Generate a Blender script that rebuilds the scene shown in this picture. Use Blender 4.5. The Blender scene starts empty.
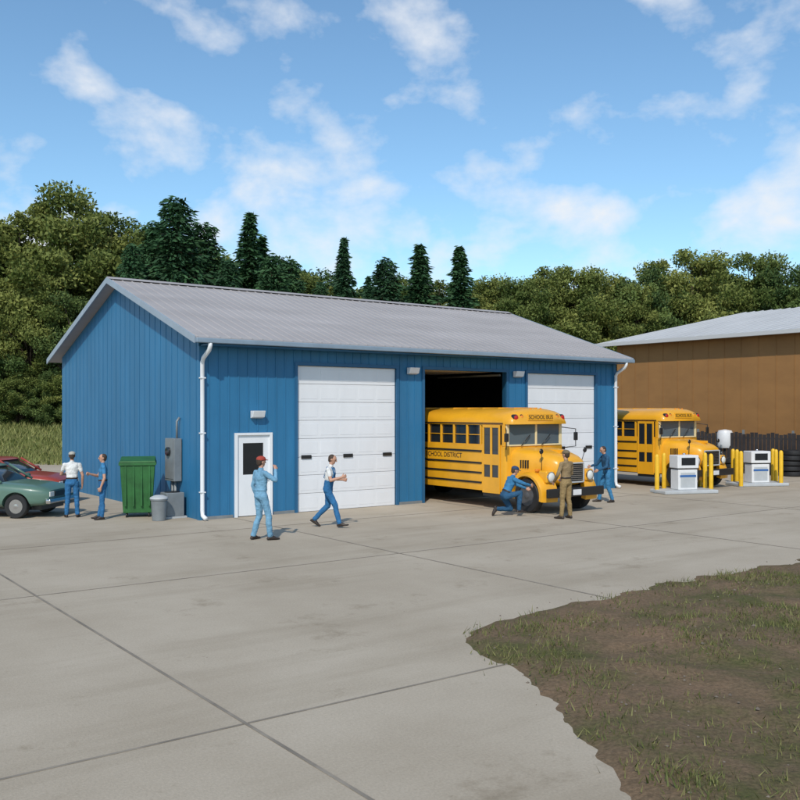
import bpy, bmesh, math, random
import numpy as np
from mathutils import Vector, Matrix
from mathutils.bvhtree import BVHTree
D=bpy.data; S=bpy.context.scene
S.view_settings.view_transform='Standard'; S.view_settings.look='None'; S.view_settings.exposure=0
random.seed(5)
FRONT=math.atan2(.595,.804)
ORG=(-5.08,23.0)
def TS(t,s,z=0): return Vector((ORG[0]+.804*t-.595*s, ORG[1]+.595*t+.804*s, z))
def PX(px,d): return (px-400)/905*d

# ---------------------------------------------------------------- materials
MATS={}
def mat(name,col,rough=.6,metal=0.,nz=None,bump=None,spec=.5,coat=0,emit=0):
    if name in MATS: return MATS[name]
    m=D.materials.new(name); m.use_nodes=True; nt=m.node_tree; b=nt.nodes['Principled BSDF']
    b.inputs['Base Color'].default_value=(*col,1); b.inputs['Roughness'].default_value=rough
    b.inputs['Metallic'].default_value=metal; b.inputs['Specular IOR Level'].default_value=spec
    b.inputs['Coat Weight'].default_value=coat
    tc=nt.nodes.new('ShaderNodeTexCoord')
    if nz:
        sc,amt=nz[0],nz[1]
        mp=nt.nodes.new('ShaderNodeMapping'); mp.inputs['Scale'].default_value=nz[2] if len(nz)>2 else (1,1,1)
        nt.links.new(tc.outputs['Object'],mp.inputs['Vector'])
        n=nt.nodes.new('ShaderNodeTexNoise'); n.inputs['Scale'].default_value=sc; n.inputs['Detail'].default_value=7; n.inputs['Roughness'].default_value=.65
        nt.links.new(mp.outputs['Vector'],n.inputs['Vector'])
        r=nt.nodes.new('ShaderNodeValToRGB'); r.color_ramp.elements[0].position=.3; r.color_ramp.elements[1].position=.7
        r.color_ramp.elements[0].color=(*[max(0,c*(1-amt)) for c in col],1)
        r.color_ramp.elements[1].color=(*[min(1,c*(1+amt)) for c in col],1)
        nt.links.new(n.outputs['Fac'],r.inputs['Fac']); nt.links.new(r.outputs['Color'],b.inputs['Base Color'])
    if bump:
        n2=nt.nodes.new('ShaderNodeTexNoise'); n2.inputs['Scale'].default_value=bump[0]; n2.inputs['Detail'].default_value=5
        nt.links.new(tc.outputs['Object'],n2.inputs['Vector'])
        bp=nt.nodes.new('ShaderNodeBump'); bp.inputs['Strength'].default_value=bump[1]; bp.inputs['Distance'].default_value=bump[2] if len(bump)>2 else .02
        nt.links.new(n2.outputs['Fac'],bp.inputs['Height']); nt.links.new(bp.outputs['Normal'],b.inputs['Normal'])
    MATS[name]=m; return m
BLUE=mat('blue_siding',(.024,.158,.315),.5,nz=(1.2,.14,(1,1,.25)),bump=(3,.12))
BLUED=mat('blue_trim',(.018,.11,.23),.5,nz=(2,.1))
ROOF=mat('roof_metal',(.36,.335,.325),.6,.0,nz=(.7,.14,(.3,1,1)),bump=(4,.15))
WHITE=mat('white_paint',(.74,.76,.78),.4,nz=(1.5,.06,(1,1,.3)))
WHITE2=mat('white_door_panel',(.76,.77,.79),.38,nz=(.9,.05,(1,1,.4)))
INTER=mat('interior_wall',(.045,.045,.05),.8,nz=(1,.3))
YEL=mat('bus_yellow',(.78,.37,.016),.35,nz=(1.5,.10),coat=.25)
BLK=mat('black_rubber',(.014,.014,.015),.6,nz=(9,.3))
BLKP=mat('black_paint',(.015,.015,.016),.35)
GLS=mat('glass_dark',(.018,.022,.026),.06,spec=.8)
CHR=mat('chrome',(.6,.6,.62),.2,1)
GREY=mat('grey_metal',(.22,.24,.25),.5,.2,nz=(3,.15))
LGREY=mat('light_grey',(.45,.47,.48),.5,nz=(3,.1))
LENS=mat('lamp_lens',(.75,.75,.7),.12)
RED=mat('red_lens',(.5,.02,.015),.2)
AMB=mat('amber_lens',(.8,.25,.02),.2)
DGREEN=mat('green_paint',(.022,.12,.028),.6,nz=(3,.3),bump=(8,.1))
BROWN=mat('brown_siding',(.28,.14,.045),.65,nz=(.5,.14,(1,1,2)))
PUMPW=mat('pump_white',(.72,.72,.72),.35,nz=(4,.05))
POLY=mat('bollard_yellow',(.78,.46,.02),.45,nz=(4,.12))
BARK=mat('bark',(.06,.042,.028),.9,nz=(6,.4,(1,1,.2)))

# ---------------------------------------------------------------- helpers
def empty(name,loc=(0,0,0),rz=0,parent=None):
    e=D.objects.new(name,None); S.collection.objects.link(e); e.location=loc; e.rotation_euler=(0,0,rz); e.parent=parent; e.empty_display_size=.2
    return e
def obj(name,v,f,mats,parent=None,mi=None,smooth=False,bevel=0,loc=(0,0,0)):
    me=D.meshes.new(name); me.from_pydata([tuple(p) for p in v],[],f)
    for m in (mats if isinstance(mats,(list,tuple)) else [mats]): me.materials.append(m)
    if mi is not None: me.polygons.foreach_set('material_index',mi)
    bm=bmesh.new(); bm.from_mesh(me); bmesh.ops.recalc_face_normals(bm,faces=bm.faces); bm.to_mesh(me); bm.free()
    if smooth:
        me.polygons.foreach_set('use_smooth',[True]*len(me.polygons))
    o=D.objects.new(name,me); S.collection.objects.link(o); o.parent=parent; o.location=loc
    if bevel:
        b=o.modifiers.new('b','BEVEL'); b.width=bevel; b.segments=3; b.limit_method='ANGLE'; b.angle_limit=math.radians(40)
        me.polygons.foreach_set('use_smooth',[True]*len(me.polygons))
        try:
            w=o.modifiers.new('w','WEIGHTED_NORMAL'); w.keep_sharp=False
        except Exception: pass
    return o
BF=[(0,1,2,3),(4,7,6,5),(0,4,5,1),(1,5,6,2),(2,6,7,3),(3,7,4,0)]
def bv(x0,x1,y0,y1,z0,z1): return [(x0,y0,z0),(x1,y0,z0),(x1,y1,z0),(x0,y1,z0),(x0,y0,z1),(x1,y0,z1),(x1,y1,z1),(x0,y1,z1)]
def boxes(name,L,m,parent=None,bevel=0):
    v=[];f=[]
    for b in L:
        k=len(v); v+=bv(*b); f+=[tuple(i+k for i in q) for q in BF]
    return obj(name,v,f,m,parent,bevel=bevel)
def box(name,x0,x1,y0,y1,z0,z1,m,parent=None,bevel=0): return boxes(name,[(x0,x1,y0,y1,z0,z1)],m,parent,bevel)
def tube_vf(pts,rad,n=10):
    v=[];f=[]; pts=[Vector(p) for p in pts]
    for i,p in enumerate(pts):
        d=(pts[min(i+1,len(pts)-1)]-pts[max(i-1,0)]).normalized()
        a=d.orthogonal().normalized() if i==0 else (a-d*a.dot(d)).normalized()
        b=d.cross(a); r=rad[i] if isinstance(rad,(list,tuple)) else rad
        for k in range(n):
            t=2*math.pi*k/n; v.append(p+a*(r*math.cos(t))+b*(r*math.sin(t)))
    for i in range(len(pts)-1):
        for k in range(n):
            f.append((i*n+k,i*n+(k+1)%n,(i+1)*n+(k+1)%n,(i+1)*n+k))
    f.append(tuple(range(n))); f.append(tuple((len(pts)-1)*n+k for k in range(n)))
    return v,f
def tube(name,pts,rad,m,parent=None,n=10):
    v,f=tube_vf(pts,rad,n); return obj(name,v,f,m,parent,smooth=True)
def lathe(name,prof,m,parent=None,n=24,axis='Z',loc=(0,0,0),mi=None,mats=None):
    v=[];f=[];fi=[]
    for i,(r,h) in enumerate(prof):
        for k in range(n):
            t=2*math.pi*k/n; a,b=r*math.cos(t),r*math.sin(t)
            v.append((a,b,h) if axis=='Z' else ((a,h,b) if axis=='Y' else (h,a,b)))
    for i in range(len(prof)-1):
        for k in range(n):
            f.append((i*n+k,i*n+(k+1)%n,(i+1)*n+(k+1)%n,(i+1)*n+k)); fi.append(mi[i] if mi else 0)
    f.append(tuple(range(n))); fi.append(mi[0] if mi else 0)
    f.append(tuple((len(prof)-1)*n+k for k in range(n))); fi.append(mi[-1] if mi else 0)
    o=obj(name,v,f,mats or m,parent,mi=fi,smooth=True,loc=loc)
    e=o.modifiers.new('e','EDGE_SPLIT'); e.split_angle=math.radians(38)
    return o
def loft(name,loops,m,parent=None,smooth=True,split=35,cap=True):
    n=len(loops[0]); v=[p for l in loops for p in l]; f=[]
    for i in range(len(loops)-1):
        for k in range(n): f.append((i*n+k,i*n+(k+1)%n,(i+1)*n+(k+1)%n,(i+1)*n+k))
    if cap: f.append(tuple(range(n))); f.append(tuple((len(loops)-1)*n+k for k in range(n)))
    o=obj(name,v,f,m,parent,smooth=smooth)
    if smooth:
        e=o.modifiers.new('e','EDGE_SPLIT'); e.split_angle=math.radians(split)
    return o
def sup(x,hw,zb,zt,n=28,p=4.,yc=0):
    L=[]
    for k in range(n):
        t=2*math.pi*(k+.5)/n; c,s=math.cos(t),math.sin(t)
        L.append((x,yc+hw*math.copysign(abs(c)**(2/p),c),(zb+zt)/2+(zt-zb)/2*math.copysign(abs(s)**(2/p),s)))
    return L
def text(name,s,size,m,parent,loc,rot):
    c=D.curves.new(name,'FONT'); c.body=s; c.size=size; c.align_x='CENTER'; c.align_y='CENTER'; c.extrude=.002
    c.materials.append(m); o=D.objects.new(name,c); S.collection.objects.link(o); o.parent=parent; o.location=loc; o.rotation_euler=rot; return o

# ---------------------------------------------------------------- ground
def ground_mat(name,c1,c2,c3,sc=.6):
    m=D.materials.new(name); m.use_nodes=True; nt=m.node_tree; b=nt.nodes['Principled BSDF']; b.inputs['Roughness'].default_value=.95
    b.inputs['Specular IOR Level'].default_value=.15
    tc=nt.nodes.new('ShaderNodeTexCoord')
    def nz(s,d=8):
        n=nt.nodes.new('ShaderNodeTexNoise'); n.inputs['Scale'].default_value=s; n.inputs['Detail'].default_value=d; n.inputs['Roughness'].default_value=.7
        nt.links.new(tc.outputs['Object'],n.inputs['Vector']); return n
    r=nt.nodes.new('ShaderNodeValToRGB'); e=r.color_ramp.elements; e[0].position=.38; e[0].color=(*c1,1); e[1].position=.62; e[1].color=(*c3,1)
    k=e.new(.5); k.color=(*c2,1)
    nt.links.new(nz(sc).outputs['Fac'],r.inputs['Fac'])
    r2=nt.nodes.new('ShaderNodeValToRGB'); r2.color_ramp.elements[0].position=.35; r2.color_ramp.elements[0].color=(.6,.6,.6,1); r2.color_ramp.elements[1].position=.65; r2.color_ramp.elements[1].color=(1.1,1.1,1.1,1)
    nt.links.new(nz(25).outputs['Fac'],r2.inputs['Fac'])
    mx=nt.nodes.new('ShaderNodeMixRGB'); mx.blend_type='MULTIPLY'; mx.inputs[0].default_value=1
    nt.links.new(r.outputs[0],mx.inputs[1]); nt.links.new(r2.outputs[0],mx.inputs[2]); nt.links.new(mx.outputs[0],b.inputs['Base Color'])
    bp=nt.nodes.new('ShaderNodeBump'); bp.inputs['Strength'].default_value=.7; bp.inputs['Distance'].default_value=.05
    nt.links.new(nz(12).outputs['Fac'],bp.inputs['Height']); nt.links.new(bp.outputs[0],b.inputs['Normal'])
    return m
GRND=ground_mat('ground_grass',(.07,.09,.025),(.10,.115,.035),(.13,.12,.05),.3)
DIRT=ground_mat('dirt',(.25,.165,.10),(.19,.135,.08),(.12,.115,.045),.55)
obj('ground',[(-500,-200,-.08),(500,-200,-.08),(500,800,-.08),(-500,800,-.08)],[(0,1,2,3)],GRND)
def conc():
    m=D.materials.new('concrete'); m.use_nodes=True; nt=m.node_tree; b=nt.nodes['Principled BSDF']; b.inputs['Roughness'].default_value=.9; b.inputs['Specular IOR Level'].default_value=.2
    tc=nt.nodes.new('ShaderNodeTexCoord')
    def nz(s,d=8,r=.6,sc=(1,1,1)):
        mp=nt.nodes.new('ShaderNodeMapping'); mp.inputs['Scale'].default_value=sc; nt.links.new(tc.outputs['Object'],mp.inputs['Vector'])
        n=nt.nodes.new('ShaderNodeTexNoise'); n.inputs['Scale'].default_value=s; n.inputs['Detail'].default_value=d; n.inputs['Roughness'].default_value=r
        nt.links.new(mp.outputs[0],n.inputs['Vector']); return n.outputs['Fac']
    def ramp(src,p0,c0,p1,c1):
        r=nt.nodes.new('ShaderNodeValToRGB'); e=r.color_ramp.elements; e[0].position=p0; e[0].color=(*c0,1); e[1].position=p1; e[1].color=(*c1,1); nt.links.new(src,r.inputs[0]); return r.outputs[0]
    def mul(a,c):
        x=nt.nodes.new('ShaderNodeMixRGB'); x.blend_type='MULTIPLY'; x.inputs[0].default_value=1; nt.links.new(a,x.inputs[1]); nt.links.new(c,x.inputs[2]); return x.outputs[0]
    base=ramp(nz(.25,9,.65),.35,(.385,.325,.245),.65,(.475,.41,.32))
    c=mul(base,ramp(nz(40,4),.3,(.88,.88,.88),.7,(1.06,1.06,1.06)))
    c=mul(c,ramp(nz(.7,6,.75),.28,(.72,.70,.66),.42,(1,1,1)))
    c=mul(c,ramp(nz(.5,6,.6,(.25,2.2,1)),.3,(.86,.85,.83),.5,(1,1,1)))
    c=mul(c,ramp(nz(2.2,4,.8),.24,(.5,.48,.46),.31,(1,1,1)))
    nt.links.new(c,b.inputs['Base Color'])
    bp=nt.nodes.new('ShaderNodeBump'); bp.inputs['Strength'].default_value=.3; bp.inputs['Distance'].default_value=.012
    nt.links.new(nz(60,3),bp.inputs['Height']); nt.links.new(bp.outputs[0],b.inputs['Normal'])
    return m
CONC=conc()
from mathutils import noise as N
EDG=[(1.9,-30),(1.9,3),(1.75,6.5),(1.45,8.8),(1.0,10.2),(.8,11.1),(1.3,12.0),(2.2,12.85),(3.4,13.85),(5.4,15.35),(7.47,16.9)]
for i in range(1,30): EDG.append((7.47+i*.804*2,16.9+i*.595*2))
EA=np.array(EDG)
def sdist(P):
    A=EA[:-1]; Bq=EA[1:]; d=Bq-A; best=np.full(len(P),1e9); sg=np.zeros(len(P))
    for a,dd in zip(A,d):
        r=P-a; L2=(dd**2).sum(); u=np.clip((r@dd)/L2,0,1); q=r-u[:,None]*dd; ds=np.sqrt((q**2).sum(1))
        cr=r[:,0]*dd[1]-r[:,1]*dd[0]
        m=ds<best-1e-9; best=np.where(m,ds,best); sg=np.where(m,np.sign(cr),sg)
    return best*sg
def vz(x,y,d):
    w=Vector((x,y,0)); dd=d+.28*N.noise(w*1.3)+.12*N.noise(w*5)
    e=max(0,min(1,dd/1.6))
    return max(-.05,min(.035,dd*.14))+e*(.04+.10*N.noise(w*.5)+.06*N.noise(w*1.7)+.03*N.noise(w*4.3))
pav=empty('concrete_pavement',(ORG[0],ORG[1],0),FRONT)
def toL(x,y):
    dx,dy=x-ORG[0],y-ORG[1]; return (.804*dx+.595*dy,-.595*dx+.804*dy,0)
o_=[(x+.45,y-.35) for x,y in EDG]
v=[toL(x,y) for x,y in o_]+[toL(75,62),toL(-10,62) ,toL(-45,40),toL(-45,-30)]
me=D.meshes.new('slab'); bm=bmesh.new(); vs=[bm.verts.new(p) for p in v]; fc=bm.faces.new(vs); bmesh.ops.triangulate(bm,faces=[fc]); bmesh.ops.recalc_face_normals(bm,faces=bm.faces)
for f_ in bm.faces:
    if f_.normal.z<0: f_.normal_flip()
bm.to_mesh(me); bm.free(); me.materials.append(CONC); o=D.objects.new('slab',me); S.collection.objects.link(o); o.parent=pav
JT=mat('joint_filler',(.22,.19,.15),.9,nz=(1.5,.35))
js=[]
TJ=[-32.9,-26.1,-19.4,-12.7,-5.9,.9,7.7,14.5,21.3,28.1,35,42]
for t in TJ:
    s0=-12.6 if t>-1 else -34
    js.append((t-.018,t+.018,s0,-.05,.001,.005))
for s in [-21,-14.2,-7.3,-2.2]:
    xs=[-40]+TJ+[60]
    for a,b in zip(xs[:-1],xs[1:]):
        if s<-12.5 and b>1: continue
        js.append((a+.025,b-.025,s-.015,s+.015,.001,.005))
boxes('joints',js,JT,pav)
rn=random.Random(3)
cv=[];cf=[]
for (t,s,a,L) in [(3.5,-5,2.2,2.5),(-9,-4,.2,4),(17,-6,2.6,4),(-9,-12,2.,3)]:
    p=[t,s]; pts=[]; a0=a
    for i in range(40):
        pts.append(tuple(p)); a=a0+.25*math.sin(i*.3+a0)+rn.uniform(-.6,.6); p[0]+=math.cos(a)*L/40; p[1]+=math.sin(a)*L/40
    for i in range(39):
        (x0,y0),(x1,y1)=pts[i],pts[i+1]; k=len(cv); w=.0035
        nx,ny=-(y1-y0),(x1-x0); l=math.hypot(nx,ny); nx*=w/l; ny*=w/l
        cv+=[(x0-nx,y0-ny,.0045),(x1-nx,y1-ny,.0045),(x1+nx,y1+ny,.0045),(x0+nx,y0+ny,.0045)]; cf.append((k,k+1,k+2,k+3))
obj('cracks',cv,cf,JT,pav)
gx=np.concatenate([np.arange(-.3,14,.13),np.arange(14,45,.6)]); gy=np.concatenate([np.arange(-6,2,.6),np.arange(2,24,.13),np.arange(24,45,.6)])
X,Y=np.meshgrid(gx,gy); P=np.stack([X.ravel(),Y.ravel()],1); ds=sdist(P)
vi=-np.ones(len(P),int); dv=[]
for i in np.where(ds>-.9)[0]:
    vi[i]=len(dv); dv.append((P[i,0],P[i,1],vz(P[i,0],P[i,1],ds[i])))
df=[];nx_=len(gx)
for j in range(len(gy)-1):
    for i in range(nx_-1):
        k=j*nx_+i; q=(vi[k],vi[k+1],vi[k+nx_+1],vi[k+nx_])
        if min(q)>=0: df.append(tuple(int(a) for a in q))
obj('dirt_verge',dv,df,DIRT,smooth=True)
def leafmat(name,dark,light,tr=.25):
    m=D.materials.new(name); m.use_nodes=True; nt=m.node_tree; b=nt.nodes['Principled BSDF']; b.inputs['Roughness'].default_value=.6; b.inputs['Specular IOR Level'].default_value=.15
    a=nt.nodes.new('ShaderNodeAttribute'); a.attribute_name='shade'
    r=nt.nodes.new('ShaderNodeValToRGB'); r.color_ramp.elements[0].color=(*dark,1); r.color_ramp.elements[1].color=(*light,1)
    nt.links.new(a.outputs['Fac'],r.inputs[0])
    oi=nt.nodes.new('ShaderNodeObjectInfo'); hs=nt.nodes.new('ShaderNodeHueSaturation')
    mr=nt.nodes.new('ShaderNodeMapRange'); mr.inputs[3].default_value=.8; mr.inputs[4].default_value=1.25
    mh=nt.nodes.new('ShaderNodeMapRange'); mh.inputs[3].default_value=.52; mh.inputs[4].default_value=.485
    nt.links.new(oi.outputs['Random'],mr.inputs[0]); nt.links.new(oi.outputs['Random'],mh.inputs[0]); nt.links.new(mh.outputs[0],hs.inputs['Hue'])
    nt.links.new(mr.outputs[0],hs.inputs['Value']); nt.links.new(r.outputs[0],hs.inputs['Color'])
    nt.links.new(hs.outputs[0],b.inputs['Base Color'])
    if tr>0:
        t=nt.nodes.new('ShaderNodeBsdfTranslucent'); nt.links.new(hs.outputs[0],t.inputs[0])
        mx=nt.nodes.new('ShaderNodeMixShader'); mx.inputs[0].default_value=tr
        nt.links.new(b.outputs[0],mx.inputs[1]); nt.links.new(t.outputs[0],mx.inputs[2]); nt.links.new(mx.outputs[0],nt.nodes['Material Output'].inputs[0])
    return m
GRASSM=leafmat('grass_blades',(.06,.085,.022),(.20,.19,.075),0)
def blades(name,pts,h,seed,m=GRASSM,w=.012):
    rg=np.random.default_rng(seed); n=len(pts); P=np.array(pts)
    a=rg.uniform(0,2*np.pi,n); hh=h*rg.uniform(.4,1.2,n); ww=w*rg.uniform(.6,1.5,n)
    dx=np.stack([np.cos(a),np.sin(a),0*a],1)*ww[:,None]
    tip=P+np.stack([rg.normal(0,.45,n)*hh,rg.normal(0,.45,n)*hh,hh],1)
    V=np.stack([P-dx,P+dx,tip],1).reshape(-1,3)
    me=D.meshes.new(name); me.from_pydata(V.tolist(),[],[(3*i,3*i+1,3*i+2) for i in range(n)])
    at=me.attributes.new('shade','FLOAT','FACE'); at.data.foreach_set('value',rg.uniform(0,1,n).astype(np.float32))
    me.materials.append(m); o=D.objects.new(name,me); S.collection.objects.link(o); return o
rg=np.random.default_rng(8); pts=[]
C=np.stack([rg.uniform(.5,17,6000),rg.uniform(2.5,22,6000)],1); dd_=sdist(C)
for (x,y),d in zip(C,dd_):
    if d<.1 or d>9: continue
    g=N.noise(Vector((x*.5,y*.5,0)))+.35*N.noise(Vector((x*1.6,y*1.6,3)))
    if g<.0 and rg.random()<.82: continue
    for k in range(int(rg.integers(12,38))):
        qx,qy=x+rg.normal(0,.12),y+rg.normal(0,.12); pts.append((qx,qy,vz(qx,qy,d)-.02))
blades('grass',pts,.09,1,w=.007)
pv=[];pf=[]
C=np.stack([rg.uniform(.3,15,1700),rg.uniform(3,21,1700)],1); dd_=sdist(C)
for (x,y),d in zip(C,dd_):
    if d<-.25 or d>8: continue
    r=rg.uniform(.005,.02)*(1.6 if rg.random()<.05 else 1); z=max(vz(x,y,d),0)+r*.25; k=len(pv)
    for q in [(1,0,0),(0,1,0),(-1,0,0),(0,-1,0),(0,0,.7),(0,0,-.7)]:
        j=rg.uniform(.7,1.3); pv.append((x+q[0]*r*j,y+q[1]*r*j,z+q[2]*r))
    for q in [(0,1,4),(1,2,4),(2,3,4),(3,0,4),(1,0,5),(2,1,5),(3,2,5),(0,3,5)]: pf.append(tuple(i+k for i in q))
obj('pebbles',pv,pf,mat('stone',(.17,.14,.11),.9,nz=(2,.5)))
bvv=[];bff=[]
xs=np.linspace(-75,90,110); ys=np.linspace(0,1,14)
def bank_z(v): return 1.9*(v*v*(3-2*v))
for j,vv in enumerate(ys):
    for x in xs:
        y0=46+ max(0,(x-0))*.35
        bvv.append((x,y0+vv*14,bank_z(vv)+.15*N.noise(Vector((x*.3,vv*3,0)))*vv-.09*(1-vv)))
for j in range(13):
    for i in range(109):
        k=j*110+i; bff.append((k,k+1,k+111,k+110))
k0=len(bvv)
for x in xs: bvv.append((x,200,1.9))
for i in range(109): bff.append((13*110+i,13*110+i+1,k0+i+1,k0+i))
obj('grass_bank',bvv,bff,ground_mat('bank_grass',(.11,.14,.03),(.17,.19,.05),(.22,.21,.08),.5),smooth=True)
pts=[]
for c in range(16000):
    x=rg.uniform(-32,-8); vv=rg.uniform(0,1)
    pts.append((x,46+vv*14,bank_z(vv)))
blades('tall_grass',pts,.38,4,leafmat('tall_grass_m',(.10,.13,.035),(.27,.27,.10),0),.03)

# ---------------------------------------------------------------- blue building
B=empty('blue_garage_building',(ORG[0],ORG[1],0),FRONT)
Lb=15.9; Wb=11.9; WT=4.66
ez=4.62; sl=.34
def rz(s): return ez+sl*(s+.5) if s<=5.95 else ez+sl*(12.4-s)
DT=4.02
ops=[(1.0,2.0,2.14),(2.83,6.17,DT),(7.22,10.58,DT),(11.53,14.85,DT)]
L=[];cur=.15
for a,b,h in ops: L.append((cur,a,0,.15,0,WT)); L.append((a,b,0,.15,h,WT)); cur=b
L.append((cur,Lb-.15,0,.15,0,WT))
boxes('front_wall',L,BLUE,B)
def gable(name,x0,x1):
    pr=[(0,0),(Wb,0),(Wb,rz(Wb)-.11),(5.95,rz(5.95)-.11),(0,rz(0)-.11)]
    v=[(x0,a,b) for a,b in pr]+[(x1,a,b) for a,b in pr]
    f=[(0,1,2,3,4),(9,8,7,6,5)]+[(i,(i+1)%5,5+(i+1)%5,5+i) for i in range(5)]
    obj(name,v,f,BLUE,B)
gable('side_wall',0,.15); gable('far_side_wall',Lb-.15,Lb)
box('back_wall',.15,Lb-.15,Wb-.15,Wb,0,WT,BLUE,B)
L=[]
t=.24
while t<Lb-.1:
    z0=.02
    for a,b,h in ops:
        if a-.09<t<b+.09: z0=h+.1
    L.append((t-.018,t+.018,-.016,-.001,z0,4.42)); t+=.2765
boxes('front_ribs',L,BLUE,B,bevel=.005)
L=[]; s=.25
while s<Wb-.1:
    L.append((-.009,-.001,s-.014,s+.014,.02,rz(s)-.2)); s+=.40
boxes('side_ribs',L,BLUE,B,bevel=.003)
boxes('corner_trim',[(-.04,.12,-.04,-.002,0,4.43),(-.04,-.002,-.0019,.12,0,4.6),(Lb-.12,Lb+.04,-.04,-.002,0,4.43)],BLUE,B)
L=[]
for a,b,h in ops[1:]:
    L+=[(a-.09,a,-.045,.16,0,h),(b,b+.09,-.045,.16,0,h),(a-.09,b+.09,-.045,.16,h,h+.09)]
boxes('door_trim',L,BLUED,B)
boxes('base_flashing',[(.13,.9,-.036,-.0015,0,.08),(2.1,2.73,-.036,-.0015,0,.08),(6.27,7.12,-.036,-.0015,0,.08),(10.68,11.43,-.036,-.0015,0,.08)],GREY,B)
OH=.36
def slope(name,sA,sB,flip):
    x0,x1=-OH,Lb+OH
    v=[];
    for x in (x0,x1):
        for s_,d in ((sA,0),(sB,0),(sB,-.1),(sA,-.1)): v.append((x,s_,rz(s_)+d))
    obj(name,v,[(0,1,2,3),(7,6,5,4),(0,4,5,1),(1,5,6,2),(2,6,7,3),(3,7,4,0)],ROOF,B)
slope('roof_front',-.5,5.95,0); slope('roof_back',12.4,5.9501,1)
rv=[];rf=[]
x=-.28
while x<Lb+.34:
    for sA,sB in ((-.5,5.9),(12.4,6.0)):
        k=len(rv)
        for s_ in (sA,sB):
            for dx,dz in ((-.03,.002),(-.013,.020),(.013,.020),(.03,.002)): rv.append((x+dx,s_,rz(s_)+dz))
        rf+=[(k,k+1,k+5,k+4),(k+1,k+2,k+6,k+5),(k+2,k+3,k+7,k+6),(k,k+3,k+2,k+1),(k+4,k+5,k+6,k+7)]
    x+=.3
obj('roof_ribs',rv,rf,ROOF,B)
zr=rz(5.95)
obj('ridge_cap',[(x,s_,z_) for x in (-OH-.02,Lb+OH+.02) for s_,z_ in ((5.7,zr-.04),(5.95,zr+.055),(6.2,zr-.04),(5.95,zr-.02))],[(0,1,5,4),(1,2,6,5),(2,3,7,6),(3,0,4,7),(0,3,2,1),(4,5,6,7)],ROOF,B)
TR=mat('rake_trim',(.30,.36,.42),.5,nz=(2,.1))
for nm,x0,x1 in (('rake_trim',-OH-.04,-OH-.002),('rake_trim_far',Lb+OH+.002,Lb+OH+.04)):
    for sA,sB in ((-.52,5.95),(12.42,5.951)):
        v=[(x,s_,rz(s_)+d) for x in (x0,x1) for s_,d in ((sA,.03),(sB,.03),(sB,-.15),(sA,-.15))]
        obj(nm,v,[(0,1,2,3),(7,6,5,4),(0,4,5,1),(1,5,6,2),(2,6,7,3),(3,7,4,0)],TR,B)
box('soffit',.0,Lb,-.498,-.05,4.43,4.46,BLUED,B)
boxes('gutter',[(-OH,Lb+OH,-.62,-.502,4.47,4.59)],mat('gutter_m',(.22,.29,.36),.45,nz=(2,.1)),B,bevel=.02)
def spout(n,t):
    tube(n,[(t,-.56,4.47),(t,-.56,4.40),(t,-.50,4.30),(t,-.16,4.12),(t,-.09,4.02),(t,-.09,3.0),(t,-.09,.25),(t,-.12,.12),(t,-.3,.06)],.055,WHITE,B,10)
    boxes('downspout_strap',[(t-.07,t+.07,-.15,-.035,z,z+.03) for z in (.7,2.2,3.6)],WHITE,B)
spout('downspout',.02); spout('downspout_far',Lb-.05)
box('floor',.16,Lb-.16,.16,Wb-.16,.001,.012,CONC,B)
boxes('interior_lining',[(.16,.2,.16,Wb-.2,.012,4.5),(Lb-.2,Lb-.16,.16,Wb-.2,.012,4.5),(.2,Lb-.2,Wb-.2,Wb-.16,.012,4.5),(6.6,6.7,.2,Wb-.2,.012,4.5)],INTER,B)
box('ceiling',.2,Lb-.2,.2,Wb-.2,4.5,4.55,INTER,B)
boxes('ceiling_beams',[(.2,Lb-.2,y,y+.12,4.3,4.498) for y in (1.5,3.5,5.5,7.5,9.5)],INTER,B)
boxes('shelf',[(7.0,10.8,Wb-.9,Wb-.3,z,z+.05) for z in (.5,1.1,1.7,2.3)]+[(7.0,7.06,Wb-.9,Wb-.3,.012,2.5),(10.8,10.86,Wb-.9,Wb-.3,.012,2.5)],GREY,B)
boxes('overhead_tracks',[(7.26,7.31,.2,3.4,3.9,3.96),(10.49,10.54,.2,3.4,3.9,3.96)],GREY,B)
boxes('overhead_door_raised',[(7.33,10.47,.5+i*.5,.98+i*.5,4.04,4.08) for i in range(6)],WHITE2,B,bevel=.01)
for idx,(a,b,h) in enumerate((ops[1],ops[3])):
    L=[];n=8;ph=h/n
    for i in range(n): L.append((a+.01,b-.01,.035,.075,i*ph+.004,(i+1)*ph-.004))
    boxes('overhead_door',L,WHITE2,B,bevel=.01)
    L=[]
    for i in range(n):
        m_=5; w=(b-a-.16)/m_
        for k in range(m_): L.append((a+.08+k*w+.05,a+.08+(k+1)*w-.05,.030,.034,i*ph+.09,(i+1)*ph-.09))
    boxes('overhead_door_embossing',L,WHITE2,B,bevel=.003)
    box('overhead_door_back',a,b,.08,.09,0,h,GREY,B)
    hw=(b-a)
    boxes('door_handles',[(a+hw*f-.16,a+hw*f+.16,.0,.03,1.46,1.56) for f in (.09,.5,.91)],BLKP,B,bevel=.01)
    box('door_seal',a+.01,b-.01,.03,.079,.0,.0035,BLKP,B)
a,b,h=ops[0]
boxes('entry_door_frame',[(a-.05,a+.03,-.05,.1,0,h),(b-.03,b+.05,-.05,.1,0,h),(a-.05,b+.05,-.05,.1,h,h+.06)],WHITE,B)
boxes('entry_door_leaf',[(a+.03,b-.03,.0,.045,.02,1.10),(a+.03,a+.2,.0,.045,1.10,1.93),(b-.2,b-.03,.0,.045,1.10,1.93),(a+.03,b-.03,.0,.045,1.93,h)],WHITE,B)
box('entry_door_glass',a+.2,b-.2,.015,.03,1.10,1.93,GLS,B)
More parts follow.
